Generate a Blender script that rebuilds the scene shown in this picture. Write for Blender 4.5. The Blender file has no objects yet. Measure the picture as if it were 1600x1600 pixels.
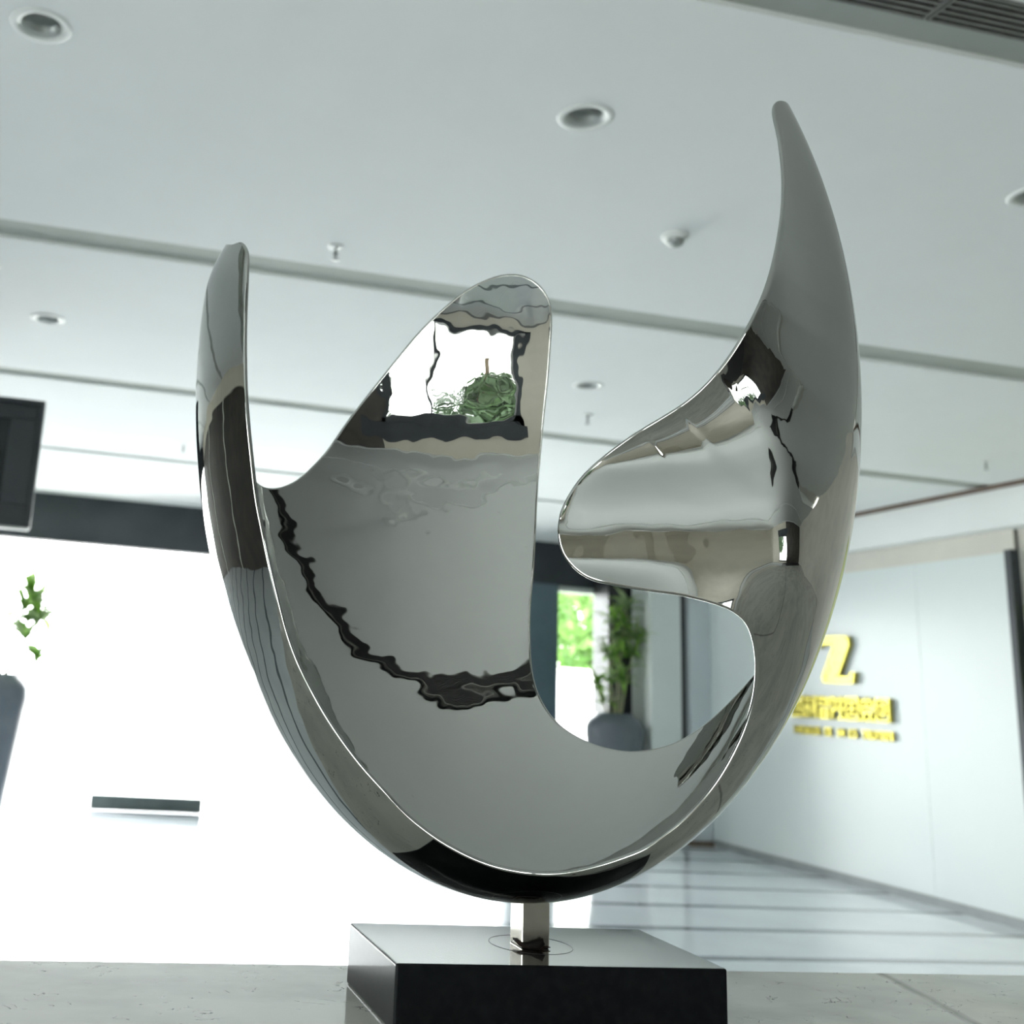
import bpy, math, random
import numpy as np
from mathutils import Vector, Matrix, geometry
random.seed(7)
sc = bpy.context.scene
C = sc.collection

SKY = 11.5         # brightness of the overcast sky
EXPO = 0.42
STEEL = (.41, .417, .397)
RWX, RWW = -1.05, 2.7   # rear window centre and width
SHD = .17          # half depth of the shell
WS, TL, RO = .35, .034, .5 # slope of the wing, lean of the blade

# ------------------------------------------------------------------ camera
cd = bpy.data.cameras.new('camera')
cam = bpy.data.objects.new('camera', cd); C.objects.link(cam)
RX = (0.97354853, -0.21922274, 0.06437893)
RY = (0.11262876, 0.21530649, -0.97002983)      # image down
RZ = (0.1987914, 0.95162204, 0.2343021)         # view direction
cam.matrix_world = Matrix(((RX[0], -RY[0], -RZ[0], 0), (RX[1], -RY[1], -RZ[1], 0), (RX[2], -RY[2], -RZ[2], 0), (0, 0, 0, 1)))
cd.sensor_width = 36; cd.lens = 38.2886
cd.shift_x = 0.1875; cd.shift_y = -0.08375
cd.clip_start = 0.02; cd.clip_end = 300
cd.dof.use_dof = True; cd.dof.focus_distance = 0.98; cd.dof.aperture_fstop = 7.5
sc.camera = cam

# ------------------------------------------------------------------ daylight
w = bpy.data.worlds.new('overcast_sky'); sc.world = w; w.use_nodes = True
nt = w.node_tree; bg = nt.nodes['Background']
bg.inputs['Color'].default_value = (0.97, 0.985, 1.0, 1); bg.inputs['Strength'].default_value = SKY
def portal(name, loc, rot, sx, sy):
    l = bpy.data.lights.new(name, 'AREA'); l.shape = 'RECTANGLE'; l.size = sx; l.size_y = sy
    l.cycles.is_portal = True
    o = bpy.data.objects.new(name, l); C.objects.link(o); o.location = loc; o.rotation_euler = rot
H2 = math.pi / 2
FL, CE = -1.35, 1.86            # floor and ceiling heights, the camera is at 0
YB = 12.0                       # plane of the glazed entrance
portal('entrance_daylight', (1.0, YB + .12, -.05), (-H2, 0, 0), 10.0, 2.7)
portal('rear_daylight', (RWX, -5.15, .05), (H2, 0, 0), RWW, 2.4)
sc.view_settings.view_transform = 'Standard'; sc.view_settings.look = 'None'
sc.view_settings.gamma = 1; sc.view_settings.use_curve_mapping = False
sc.view_settings.exposure = EXPO
sc.cycles.use_denoising = True
sc.cycles.caustics_reflective = False; sc.cycles.caustics_refractive = False
sc.cycles.max_bounces = 16; sc.cycles.diffuse_bounces = 8; sc.cycles.glossy_bounces = 8; sc.cycles.transparent_max_bounces = 12

# ------------------------------------------------------------------ materials
def mat(name, col, rough=.5, metal=0, noise=None, bump=None, spec=.5, coat=0, wave=None, emit=None):
    m = bpy.data.materials.new(name); m.use_nodes = True
    n = m.node_tree.nodes; l = m.node_tree.links; b = n['Principled BSDF']
    b.inputs['Base Color'].default_value = (*col, 1); b.inputs['Roughness'].default_value = rough
    b.inputs['Metallic'].default_value = metal; b.inputs['Specular IOR Level'].default_value = spec
    b.inputs['Coat Weight'].default_value = coat
    tc = n.new('ShaderNodeTexCoord')
    if noise:                    # (scale, detail, second colour, low, high)
        t = n.new('ShaderNodeTexNoise'); t.inputs['Scale'].default_value = noise[0]; t.inputs['Detail'].default_value = noise[1]
        r = n.new('ShaderNodeValToRGB'); r.color_ramp.elements[0].position = noise[3]; r.color_ramp.elements[1].position = noise[4]
        r.color_ramp.elements[0].color = (*col, 1); r.color_ramp.elements[1].color = (*noise[2], 1)
        l.new(tc.outputs['Object'], t.inputs['Vector']); l.new(t.outputs['Fac'], r.inputs['Fac']); l.new(r.outputs['Color'], b.inputs['Base Color'])
    if bump:                     # (scale, strength, distance)
        t2 = n.new('ShaderNodeTexNoise'); t2.inputs['Scale'].default_value = bump[0]; t2.inputs['Detail'].default_value = 1.5
        u = n.new('ShaderNodeBump'); u.inputs['Strength'].default_value = bump[1]; u.inputs['Distance'].default_value = bump[2]
        l.new(tc.outputs['Object'], t2.inputs['Vector']); l.new(t2.outputs['Fac'], u.inputs['Height']); l.new(u.outputs['Normal'], b.inputs['Normal'])
    return m

def stone(name, base, vein, dark, rough):
    """polished light stone: soft clouds, thin broken cracks, small pits"""
    m = bpy.data.materials.new(name); m.use_nodes = True
    n = m.node_tree.nodes; l = m.node_tree.links; b = n['Principled BSDF']
    tc = n.new('ShaderNodeTexCoord'); mp = n.new('ShaderNodeMapping'); mp.inputs['Scale'].default_value = (1, 1.6, 1)
    l.new(tc.outputs['Object'], mp.inputs['Vector'])
    c1 = n.new('ShaderNodeTexNoise'); c1.inputs['Scale'].default_value = 7; c1.inputs['Detail'].default_value = 6
    l.new(mp.outputs[0], c1.inputs['Vector'])
    r1 = n.new('ShaderNodeValToRGB'); r1.color_ramp.elements[0].color = (*base, 1); r1.color_ramp.elements[1].color = (*vein, 1)
    r1.color_ramp.elements[0].position = .4; r1.color_ramp.elements[1].position = .65
    l.new(c1.outputs['Fac'], r1.inputs['Fac'])
    vo = n.new('ShaderNodeTexVoronoi'); vo.feature = 'DISTANCE_TO_EDGE'; vo.inputs['Scale'].default_value = 34
    ad = n.new('ShaderNodeMixRGB'); ad.blend_type = 'ADD'; ad.inputs['Fac'].default_value = .16
    l.new(mp.outputs[0], ad.inputs['Color1']); l.new(c1.outputs['Color'], ad.inputs['Color2']); l.new(ad.outputs[0], vo.inputs['Vector'])
    lt = n.new('ShaderNodeMath'); lt.operation = 'LESS_THAN'; lt.inputs[1].default_value = .012; l.new(vo.outputs['Distance'], lt.inputs[0])
    nz = n.new('ShaderNodeTexNoise'); nz.inputs['Scale'].default_value = 30; nz.inputs['Detail'].default_value = 3
    l.new(mp.outputs[0], nz.inputs['Vector'])
    gt = n.new('ShaderNodeMath'); gt.operation = 'GREATER_THAN'; gt.inputs[1].default_value = .57; l.new(nz.outputs['Fac'], gt.inputs[0])
    mu = n.new('ShaderNodeMath'); mu.operation = 'MULTIPLY'; l.new(lt.outputs[0], mu.inputs[0]); l.new(gt.outputs[0], mu.inputs[1])
    mx = n.new('ShaderNodeMixRGB'); mx.inputs['Color2'].default_value = (*dark, 1)
    l.new(mu.outputs[0], mx.inputs['Fac']); l.new(r1.outputs[0], mx.inputs['Color1']); l.new(mx.outputs[0], b.inputs['Base Color'])
    # one broad grey streak running across the slab at the right
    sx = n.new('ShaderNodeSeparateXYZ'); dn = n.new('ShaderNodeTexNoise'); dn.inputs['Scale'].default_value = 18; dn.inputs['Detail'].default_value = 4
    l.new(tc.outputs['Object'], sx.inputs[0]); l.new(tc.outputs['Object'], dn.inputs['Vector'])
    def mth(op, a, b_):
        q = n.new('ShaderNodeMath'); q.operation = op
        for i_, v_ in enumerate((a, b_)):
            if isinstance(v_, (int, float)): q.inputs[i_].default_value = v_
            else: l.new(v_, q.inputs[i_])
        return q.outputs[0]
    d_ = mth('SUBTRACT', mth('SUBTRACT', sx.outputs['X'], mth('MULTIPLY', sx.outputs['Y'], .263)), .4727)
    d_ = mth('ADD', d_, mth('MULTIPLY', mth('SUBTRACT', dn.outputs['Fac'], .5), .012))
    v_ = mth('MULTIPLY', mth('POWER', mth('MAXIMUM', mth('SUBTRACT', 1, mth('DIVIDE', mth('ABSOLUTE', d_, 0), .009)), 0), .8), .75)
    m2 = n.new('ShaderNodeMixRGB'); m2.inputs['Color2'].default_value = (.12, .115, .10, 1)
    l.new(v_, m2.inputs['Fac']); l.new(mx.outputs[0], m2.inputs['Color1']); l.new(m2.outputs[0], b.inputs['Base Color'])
    b.inputs['Roughness'].default_value = rough
    return m

def glass(name, tint=(.97, .99, .98)):
    m = bpy.data.materials.new(name); m.use_nodes = True
    n = m.node_tree.nodes; l = m.node_tree.links; n.remove(n['Principled BSDF'])
    g = n.new('ShaderNodeBsdfGlossy'); g.inputs['Roughness'].default_value = .01
    t = n.new('ShaderNodeBsdfTransparent'); t.inputs['Color'].default_value = (*tint, 1)
    f = n.new('ShaderNodeFresnel'); f.inputs['IOR'].default_value = 1.45
    x = n.new('ShaderNodeMixShader'); l.new(f.outputs[0], x.inputs[0]); l.new(t.outputs[0], x.inputs[1]); l.new(g.outputs[0], x.inputs[2])
    l.new(x.outputs[0], n['Material Output'].inputs['Surface'])
    return m

M = dict(
    steel=mat('polished_steel', STEEL, .015, 1, bump=(20, .45, .0020)),
    steel_post=mat('brushed_steel', (.74, .71, .64), .22, 1, noise=(60, 3, (.62, .59, .52), .4, .7)),
    weld=mat('dark_weld', (.012, .011, .010), .8, 0, noise=(80, 2, (.03, .02, .015), .4, .6), spec=.05),
    groove=mat('etched_ring', (.02, .02, .02), .35, 0, noise=(90, 2, (.04, .04, .04), .4, .7)),
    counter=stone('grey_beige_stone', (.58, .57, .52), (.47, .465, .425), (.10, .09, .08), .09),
    counter_body=mat('stone_counter_body', (.30, .28, .25), .35, 0, noise=(12, 5, (.24, .22, .20), .4, .6)),
    tile=mat('white_marble_tile', (.62, .66, .69), .08, 0, noise=(1.3, 5, (.56, .60, .64), .4, .7)),
    joint=mat('dark_stone_band', (.15, .17, .19), .12, 0, noise=(30, 2, (.18, .20, .22), .4, .6)),
    ceil=mat('white_ceiling_paint', (.85, .875, .867), .85, 0, noise=(3, 3, (.84, .865, .857), .4, .6)),
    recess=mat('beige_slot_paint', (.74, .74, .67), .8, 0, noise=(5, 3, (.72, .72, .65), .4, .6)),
    grille=mat('grey_grille_metal', (.20, .20, .19), .45, .3, noise=(20, 2, (.17, .17, .16), .4, .6)),
    wpanel=mat('white_wall_panel', (.72, .77, .755), .28, 0, noise=(1.2, 3, (.70, .755, .745), .4, .6)),
    frieze=mat('cream_frieze', (.70, .67, .60), .6, 0, noise=(2, 4, (.62, .60, .55), .4, .7)),
    brown=mat('brown_cornice_trim', (.16, .115, .085), .5, 0, noise=(10, 3, (.13, .09, .07), .4, .6)),
    slate=mat('dark_slate_metal', (.040, .048, .055), .55, 0, noise=(2, 4, (.030, .037, .043), .4, .6)),
    bluegrey=mat('blue_grey_metal', (.085, .13, .16), .4, 0, noise=(3, 3, (.075, .115, .145), .4, .6)),
    blackcol=mat('black_column_cladding', (.016, .018, .020), .4, 0, noise=(3, 3, (.012, .013, .015), .4, .6)),
    pilaster=mat('pale_pilaster', (.68, .72, .70), .4, 0, noise=(2, 3, (.66, .70, .68), .4, .6)),
    greypan=mat('pale_grey_panel', (.58, .62, .65), .4, 0, noise=(2, 3, (.56, .60, .63), .4, .6)),
    seam=mat('dark_seam', (.05, .05, .055), .6, 0, noise=(9, 2, (.06, .06, .06), .4, .6)),
    beige=mat('beige_back_wall', (.66, .62, .53), .6, 0, noise=(2, 4, (.62, .58, .50), .4, .6)),
    darkwall=mat('dark_brown_wall', (.07, .065, .055), .5, 0, noise=(2, 3, (.05, .045, .04), .4, .6)),
    footstrip=mat('grey_wall_foot', (.30, .32, .32), .4, 0, noise=(5, 2, (.27, .29, .29), .4, .6)),
    slot_fill=mat('slot_fill_grey', (.45, .475, .44), .7, 0, noise=(4, 3, (.42, .445, .41), .4, .6)),
    gold=mat('polished_gold', (.44, .385, .08), .25, 1, bump=(14, .5, .012)),
    vase=mat('blue_grey_ceramic', (.085, .105, .125), .32, 0, noise=(4, 4, (.12, .14, .16), .35, .7)),
    soil=mat('potting_soil', (.05, .035, .025), .9, 0, noise=(30, 4, (.02, .015, .01), .4, .6)),
    leaf=mat('bright_green_leaf', (.13, .30, .04), .4, 0, noise=(7, 2, (.24, .42, .08), .35, .65)),
    leaf2=mat('grey_green_leaf', (.16, .26, .11), .45, 0, noise=(7, 2, (.30, .38, .20), .35, .65)),
    stem=mat('pale_green_stem', (.25, .30, .14), .6, 0, noise=(20, 2, (.33, .30, .20), .4, .6)),
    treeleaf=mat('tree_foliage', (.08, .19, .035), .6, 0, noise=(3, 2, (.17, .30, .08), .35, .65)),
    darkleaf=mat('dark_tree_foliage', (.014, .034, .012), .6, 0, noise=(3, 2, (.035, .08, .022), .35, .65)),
    bark=mat('tree_bark', (.12, .09, .06), .9, 0, noise=(12, 3, (.08, .06, .04), .4, .6)),
    paving=mat('pale_outdoor_paving', (.66, .65, .62), .8, 0, noise=(2, 4, (.60, .59, .56), .4, .6)),
    whitewall=mat('white_garden_wall', (.85, .84, .82), .8, 0, noise=(2, 4, (.80, .79, .77), .4, .6)),
    screen=mat('switched_off_screen', (.006, .012, .014), .08, 0, noise=(3, 2, (.008, .014, .016), .4, .6)),
    bezel=mat('dark_screen_housing', (.022, .030, .034), .45, 0, noise=(4, 2, (.018, .025, .030), .4, .6)),
    lamp_in=mat('downlight_reflector', (.55, .58, .56), .35, .5, noise=(9, 2, (.50, .53, .51), .4, .6)),
    white=mat('white_plastic', (.80, .82, .80), .4, 0, noise=(9, 2, (.77, .79, .77), .4, .6)),
    greyp=mat('grey_metal_small', (.35, .37, .36), .4, .5, noise=(9, 2, (.32, .34, .33), .4, .6)),
    rail=mat('grey_green_door_rail', (.13, .16, .155), .4, .5, noise=(9, 2, (.11, .14, .135), .4, .6)),
    glass=glass('clear_glass'),
    olive=mat('olive_lacquer_panel', (.42, .44, .16), .3, 0, noise=(2, 2, (.36, .40, .14), .4, .6)),
)

def polished_black():
    m = mat('black_polished_stone', (.006, .007, .008), .3, 0, noise=(120, 2, (.010, .011, .012), .4, .7), spec=.1)
    n = m.node_tree.nodes; l = m.node_tree.links; b = n['Principled BSDF']
    lw = n.new('ShaderNodeLayerWeight'); lw.inputs['Blend'].default_value = .5      # 1 - cos of the viewing angle
    p = n.new('ShaderNodeMath'); p.operation = 'POWER'
    ge = n.new('ShaderNodeNewGeometry'); sn = n.new('ShaderNodeSeparateXYZ'); l.new(ge.outputs['True Normal'], sn.inputs[0])
    ex = n.new('ShaderNodeMapRange'); ex.inputs['From Min'].default_value = .6; ex.inputs['From Max'].default_value = .95    # reflection strength painted per face: bright top, sides dimmed against glare
    ex.inputs['To Min'].default_value = 9.0; ex.inputs['To Max'].default_value = 2.4; l.new(sn.outputs['Z'], ex.inputs['Value']); l.new(ex.outputs[0], p.inputs[1]); l.new(lw.outputs['Facing'], p.inputs[0])
    g = n.new('ShaderNodeBsdfGlossy'); g.inputs['Roughness'].default_value = .03; g.inputs['Color'].default_value = (.95, .95, .94, 1)
    x = n.new('ShaderNodeMixShader'); l.new(p.outputs[0], x.inputs[0]); l.new(b.outputs[0], x.inputs[1]); l.new(g.outputs[0], x.inputs[2])
    l.new(x.outputs[0], n['Material Output'].inputs['Surface']); return m
M['black'] = polished_black()
for k in ('leaf', 'leaf2', 'treeleaf'):          # thin leaves let some light through
    n = M[k].node_tree.nodes; l = M[k].node_tree.links; b = n['Principled BSDF']
    t = n.new('ShaderNodeBsdfTranslucent'); x = n.new('ShaderNodeMixShader'); x.inputs[0].default_value = .45
    src = b.inputs['Base Color'].links[0].from_socket; l.new(src, t.inputs['Color'])
    l.new(b.outputs[0], x.inputs[1]); l.new(t.outputs[0], x.inputs[2]); l.new(x.outputs[0], n['Material Output'].inputs['Surface'])

# ------------------------------------------------------------------ helpers
class MB:
    def __init__(s): s.v = []; s.f = []; s.sm = []
    def add(s, vs, fs, smooth=False):
        k = len(s.v); s.v += [tuple(v) for v in vs]; s.f += [tuple(i + k for i in f) for f in fs]; s.sm += [smooth] * len(fs); return s
    def box(s, x0, x1, y0, y1, z0, z1):
        return s.add([(x, y, z) for z in (z0, z1) for x, y in ((x0, y0), (x1, y0), (x1, y1), (x0, y1))],
                     [(3, 2, 1, 0), (4, 5, 6, 7), (0, 1, 5, 4), (1, 2, 6, 5), (2, 3, 7, 6), (3, 0, 4, 7)])
    def lathe(s, prof, n=32, c=(0, 0, 0), close=False):
        vs = []; fs = []
        for r, z in prof:
            for i in range(n):
                a = 2 * math.pi * i / n; vs.append((c[0] + r * math.cos(a), c[1] + r * math.sin(a), c[2] + z))
        for j in range(len(prof) - 1):
            for i in range(n):
                k = (i + 1) % n; fs.append((j * n + i, j * n + k, (j + 1) * n + k, (j + 1) * n + i))
        return s.add(vs, fs, True)
    def build(s, name, m, parent=None, bevel=0, loc=None):
        me = bpy.data.meshes.new(name); me.from_pydata(s.v, [], s.f); me.update()
        me.polygons.foreach_set('use_smooth', s.sm)
        me.materials.append(M[m] if isinstance(m, str) else m)
        o = bpy.data.objects.new(name, me); C.objects.link(o)
        if parent: o.parent = parent
        if loc: o.location = loc
        if bevel:
            b = o.modifiers.new('bevel', 'BEVEL'); b.width = bevel; b.segments = 3; b.limit_method = 'ANGLE'
        return o
def tag(o, label=None, cat=None, group=None, kind=None):
    for k, v in (('label', label), ('category', cat), ('group', group), ('kind', kind)):
        if v: o[k] = v
    return o
def thing(name, label, cat, loc=(0, 0, 0), group=None, rz=0):
    o = bpy.data.objects.new(name, None); C.objects.link(o); o.location = loc; o.rotation_euler.z = rz
    o.empty_display_size = .1
    return tag(o, label, cat, group)
def struct(name, mb, m, parent=None, bevel=0):
    o = mb.build(name, m, parent, bevel)
    if not parent: o['kind'] = 'structure'
    return o
def box(*a): return MB().box(*a)
def kids(o): return [c for c in bpy.data.objects if c.parent == o]
def copy_thing(o, loc, label, rz=None):
    c = o.copy(); C.objects.link(c); c.location = loc; c['label'] = label
    if rz is not None: c.rotation_euler.z = rz
    for ch in kids(o):
        d = ch.copy(); C.objects.link(d); d.parent = c
        for g in kids(ch):
            e = g.copy(); C.objects.link(e); e.parent = d
    return c

# ================================================================== the setting
XL, XR = -6.5, 6.88             # side walls
YR = -5.0                       # wall behind the camera
CNR = 11.0                      # far corner of the right wall
# floor: slabs over a dark bed, one joint line every 0.785 m
floor = struct('floor', box(XL - .1, 7.6, YR - .1, YB + .1, FL - .10, FL - .001), 'joint')
tw, th = 1.68, .785
JW = .095                       # dark stone band between the rows
tm = box(0, tw - .003, 0, th - JW, -.006, 0)
t0 = None
nr = int((YB - YR) / th) + 1
for r in range(nr):
    y = 10.03 + JW / 2 + th * (2 - r)
    if y + th < YR: break
    y1 = min(y + th - JW, YB + .09)
    for k in range(8):
        x = XL + k * tw
        if t0 is None:
            t0 = tm.build('floor_tile', 'tile', floor, loc=(x, y, FL)); t = t0
        else:
            t = t0.copy(); C.objects.link(t); t.parent = floor; t.location = (x, y, FL)
        t.scale.y = (y1 - y) / (th - JW)
added_mat = struct('added_dark_mat', box(-.9, 6.7, YR + .1, -.7, FL + .0005, FL + .006).box(-4, -.9, -2.7, -.7, FL + .0005, FL + .006), 'seam')  # unseen dark mat, added so the wing's edge mirrors black
# ceiling: flat panels between slots that run from wall to wall
slots = [(-5 + .1, -4.9 + .12), (-3.45, -3.33), (-1.86, -1.56), (2.07, 2.315), (4.53, 4.74), (6.95, 7.13), (9.37, 9.50), (11.75, 11.86)]
ceiling = struct('ceiling', box(XL - .1, 7.6, YR - .1, YB + .1, CE + .115, CE + .20), 'recess')
HOLES = [(-.296, 3.005), (1.431, 2.964), (3.147, 2.943), (-.329, 5.836), (2.821, 5.771)]
def panel_with_holes(x0, x1, y0, y1):
    """ceiling board with a round opening for each recessed lamp"""
    hs = [h for h in HOLES if y0 < h[1] < y1]
    b = MB().box(x0, x1, y0, y1, CE, CE + .116)
    if not hs: return b
    b.f = [f for f in b.f if f != (3, 2, 1, 0)]; b.sm = b.sm[:len(b.f)]
    pts = [Vector((x0, y0)), Vector((x1, y0)), Vector((x1, y1)), Vector((x0, y1))]; edges = [(0, 1), (1, 2), (2, 3), (3, 0)]
    for hx, hy in hs:
        k = len(pts)
        pts += [Vector((hx + .068 * math.cos(a * math.pi / 16), hy + .068 * math.sin(a * math.pi / 16))) for a in range(32)]
        edges += [(k + i, k + (i + 1) % 32) for i in range(32)]
    v, _, f, *_ = geometry.delaunay_2d_cdt(pts, edges, [], 0, 1e-6)
    tri = []
    for t in f:
        cx = sum(v[i][0] for i in t) / len(t); cy = sum(v[i][1] for i in t) / len(t)
        if all(math.hypot(cx - hx, cy - hy) > .0675 for hx, hy in hs): tri.append(tuple(reversed(t)))
    return b.add([(p[0], p[1], CE) for p in v], tri)
y = YR - .05
for a, b in slots + [(YB + .1, 0)]:
    panel_with_holes(XL - .05, 7.5, y, a).build('ceiling_panel', 'ceil', ceiling)
    if a == -1.86: panel_with_holes(XL - .05, -1.15, a, b).build('ceiling_panel', 'ceil', ceiling)
    y = b
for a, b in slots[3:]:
    box(XL - .05, 7.5, (2.208 if a == 2.07 else a), b, CE + .018, CE + .03).build('added_slot_fill', 'slot_fill', ceiling)  # raised fill added so the slots catch as much light as the ceiling
# entrance wall: dark header, glass, columns
struct('trim_1', box(XL, 6.65, YB - .05, YB + .15, 1.36, CE), 'slate')
tr = struct('trim_2', box(4.85, 6.62, YB - .03, YB + .10, 1.30, 1.36), 'pilaster')
wb = struct('wall_back', box(7.04, 7.6, CNR + .05, YB + .15, FL, CE), 'greypan')
def col(name, label, x0, x1, y0, y1, m):
    o = thing(name, label, 'column', ((x0 + x1) / 2, (y0 + y1) / 2, FL))
    hx, hy = (x1 - x0) / 2, (y1 - y0) / 2
    h = CE - FL if y1 < YB - .05 else 1.36 - FL
    box(-hx, hx, -hy, hy, .06, h - .001).build('shaft', m, o, .006)
    box(-hx - .012, hx + .012, -hy - .012, hy + .012, 0, .06).build('plinth', 'seam', o, .003)
    return o
col('column', 'blue-grey metal column in the glazed entrance, seen just right of the petal', 4.90, 5.44, 11.86, 12.14, 'bluegrey')
col('column', 'black column behind the tall vase, seen through the opening of the sculpture', 5.91, 6.42, 11.55, 11.93, 'blackcol')
o = struct('wall_back_pilaster', box(6.17, 6.53, CNR + .07, CNR + .5, FL, CE), 'pilaster'); o.name = 'trim_3'
struct('trim_4', box(6.53, 6.62, CNR + .12, CNR + .5, FL, CE), 'seam')
struct('wall_corner', box(6.62, 7.04, CNR + .05, CNR + .5, FL + .05, CE), 'greypan').name = 'wall_far'
struct('baseboard_far', box(6.60, 7.04, CNR + .03, CNR + .5, FL, FL + .05), 'brown')
# glazing of the entrance
def pane(name, x0, x1, z0, z1, y):
    o = struct(name, box(x0, x1, y, y + .012, z0, z1), 'glass'); return o
win = pane('window_1', 5.45, 6.07, FL + .03, 1.30, YB + .03)
box(5.44, 6.07, YB, YB + .07, FL, FL + .03).build('window_frame', 'rail', win)
box(5.98, 6.07, YB, YB + .07, FL + .03, 1.30).build('window_frame', 'pilaster', win)
x = 1.52
dr = pane('door_1', .37, 1.50, FL + .150, 1.29, YB + .02)
box(.36, 1.51, YB - .01, YB + .05, FL + .005, FL + .150).build('bottom_rail', 'rail', dr, .004)
n = 2
for a, b in ((XL, -3.9), (-3.88, -1.8), (1.52, 3.2), (3.22, 4.89)):
    wn = pane('window_%d' % n, a, b, FL + .01, 1.30, YB + .03); n += 1
# right wall: panels, frieze, bulkhead, brown cornice
wr = struct('wall_right', box(XR + .03, XR + .20, 6.93, CNR + .1, FL, CE), 'seam')
ys = [6.985, 7.94, 9.45, CNR + .05]
for i in range(3):
    box(XR, XR + .03, ys[i] + .002, ys[i + 1] - .002, FL + .004, 1.355).build('wall_panel', 'wpanel', wr)
box(XR + .015, XR + .03, 6.93, CNR + .05, 1.355, 1.53).build('frieze', 'frieze', wr)
struct('trim_5', box(XR - .10, XR + .2, 2.0, CNR + .05, 1.53, 1.825), 'ceil')
struct('trim_6', box(XR - .13, XR + .2, 2.0, CNR + .05, 1.825, CE), 'brown')
struct('trim_7', box(XR - .03, XR + .10, 6.925, 6.982, FL, 1.37), 'slate')
wn = struct('wall_side', box(XR + .05, XR + .20, YR, 6.925, FL, CE), 'frieze'); wn.name = 'wall_right_near'
box(XR + .035, XR + .05, 5.2, 6.90, FL + .1, .95).build('lacquer_panel', 'olive', wn)
struct('grey_strip_right', box(XR - .012, XR, 6.99, CNR + .05, FL, FL + .07), 'footstrip')  # thin grey strip along the foot of the wall
# left wall and the wall behind the camera with its big window
G0, G1 = -3.9, .1               # glazing added to the unseen left wall to brighten the near ceiling
wl_ = struct('wall_left', box(XL - .15, XL, G1, YB + .1, FL, CE).box(XL - .15, XL, YR, G0, FL, CE).box(XL - .15, XL, G0, G1, 1.3, CE), 'darkwall')
box(XL, XL + .03, YR, G0, FL, 1.55).build('pale_cladding', 'beige', wl_)
lw_ = struct('window_10', box(XL - .08, XL - .07, G0, G1, FL, 1.3), 'glass')
for k in range(3): box(XL - .12, XL - .03, G0 + k * 1.97, G0 + .06 + k * 1.97, FL, 1.3).build('mullion', 'slate', lw_)
portal('added_left_daylight', (XL - .16, (G0 + G1) / 2, 0), (0, -H2, 0), 2.65, G1 - G0)
for k in range(3): box(XL, XL + .05, .8 + k * 3.4, .9 + k * 3.4, FL, 1.55).build('wall_post', 'recess', wl_)
box(XL, XL + .08, YR, YB, 1.55, CE).build('frieze', 'beige', wl_)
x0, x1, z0, z1 = RWX - RWW / 2, RWX + RWW / 2, -1.15, 1.15
wk = struct('wall_rear', box(XL - .1, x0, YR - .15, YR, FL, CE).box(x0, x1, YR - .15, YR, FL, z0).box(x0, x1, YR - .15, YR, z1, CE), 'beige')
box(x1, 7.6, YR - .15, YR, FL, CE).build('added_dark_cladding', 'darkwall', wk)  # unseen dark facing, added to give the blade its black reflection
rw = struct('window_9', box(x0, x1, YR - .09, YR - .08, z0, z1), 'glass')
f = MB().box(x0, x0 + .12, YR - .12, YR + .02, z0, z1).box(x1 - .12, x1, YR - .12, YR + .02, z0, z1).box(x0, x1, YR - .12, YR + .02, z1 - .16, z1).box(x0, x1, YR - .12, YR + .02, z0, z0 + .08)
f.build('window_frame', 'slate', rw)
for k in (1,):
    xm = x0 + RWW * .62; box(xm - .03, xm + .03, YR - .12, YR - .02, z0, z1).build('mullion', 'slate', rw)

struct('trim_8', box(x0 - .1, x1 + .5, YR, YR + .05, z1, z1 + .3), 'slate')
# ================================================================== ceiling fittings
def downlight(x, y, label):
    o = thing('downlight', label, 'ceiling light', (x, y, CE), 'recessed downlights')
    MB().lathe([(.066, .030), (.066, -.001), (.070, -.006), (.086, -.005), (.092, 0), (.092, .004)], 40).build('trim_ring', 'white', o)
    MB().lathe([(.0655, .0), (.062, -.0005), (.055, .045), (.045, .075), (.001, .082)], 40).build('reflector', 'lamp_in', o)
    return o
spots = [(-.296, 3.005, 'round recessed downlight at the upper left corner of the ceiling'),
         (1.431, 2.964, 'round recessed downlight nearest the middle of the ceiling, above and right of the petal'),
         (3.147, 2.943, 'recessed downlight cut off by the right edge of the picture'),
         (-.329, 5.836, 'recessed downlight left of the horn, beyond the first ceiling slot'),
         (2.821, 5.771, 'small far downlight between the petal and the wing')]
for s in spots: downlight(*s)
def sprinkler(x, y, label):
    o = thing('sprinkler', label, 'sprinkler', (x, y, CE), 'ceiling sprinklers')
    MB().lathe([(.001, -.006), (.022, -.006), (.034, -.003), (.036, 0)], 24).build('escutcheon', 'white', o)
    MB().lathe([(.006, -.005), (.006, -.032), (.010, -.034), (.010, -.042), (.004, -.046), (.004, -.06)], 12).build('stem', 'greyp', o)
    MB().lathe([(.001, -.060), (.017, -.060), (.018, -.062), (.001, -.063)], 16).build('deflector', 'greyp', o)
sprinkler(.915, 4.294, 'pendent sprinkler just above the first full ceiling slot, right of the horn tip')
sprinkler(3.12, 6.397, 'small sprinkler below the far downlight, between petal and wing')
sprinkler(6.106, 6.314, 'small sprinkler near the brown cornice at the right side')
sprinkler(-.56, 5.105, 'sprinkler at the left edge of the picture, above the far downlight')
sprinkler(.699, 8.716, 'tiny far sprinkler just left of the horn, above the dark header')
sd = thing('smoke_detector', 'white round smoke detector on the ceiling left of the tall blade', 'smoke detector', (2.172, 3.685, CE))
MB().lathe([(.052, 0), (.054, -.012), (.048, -.020), (.001, -.020)], 32).build('base', 'white', sd)
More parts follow.
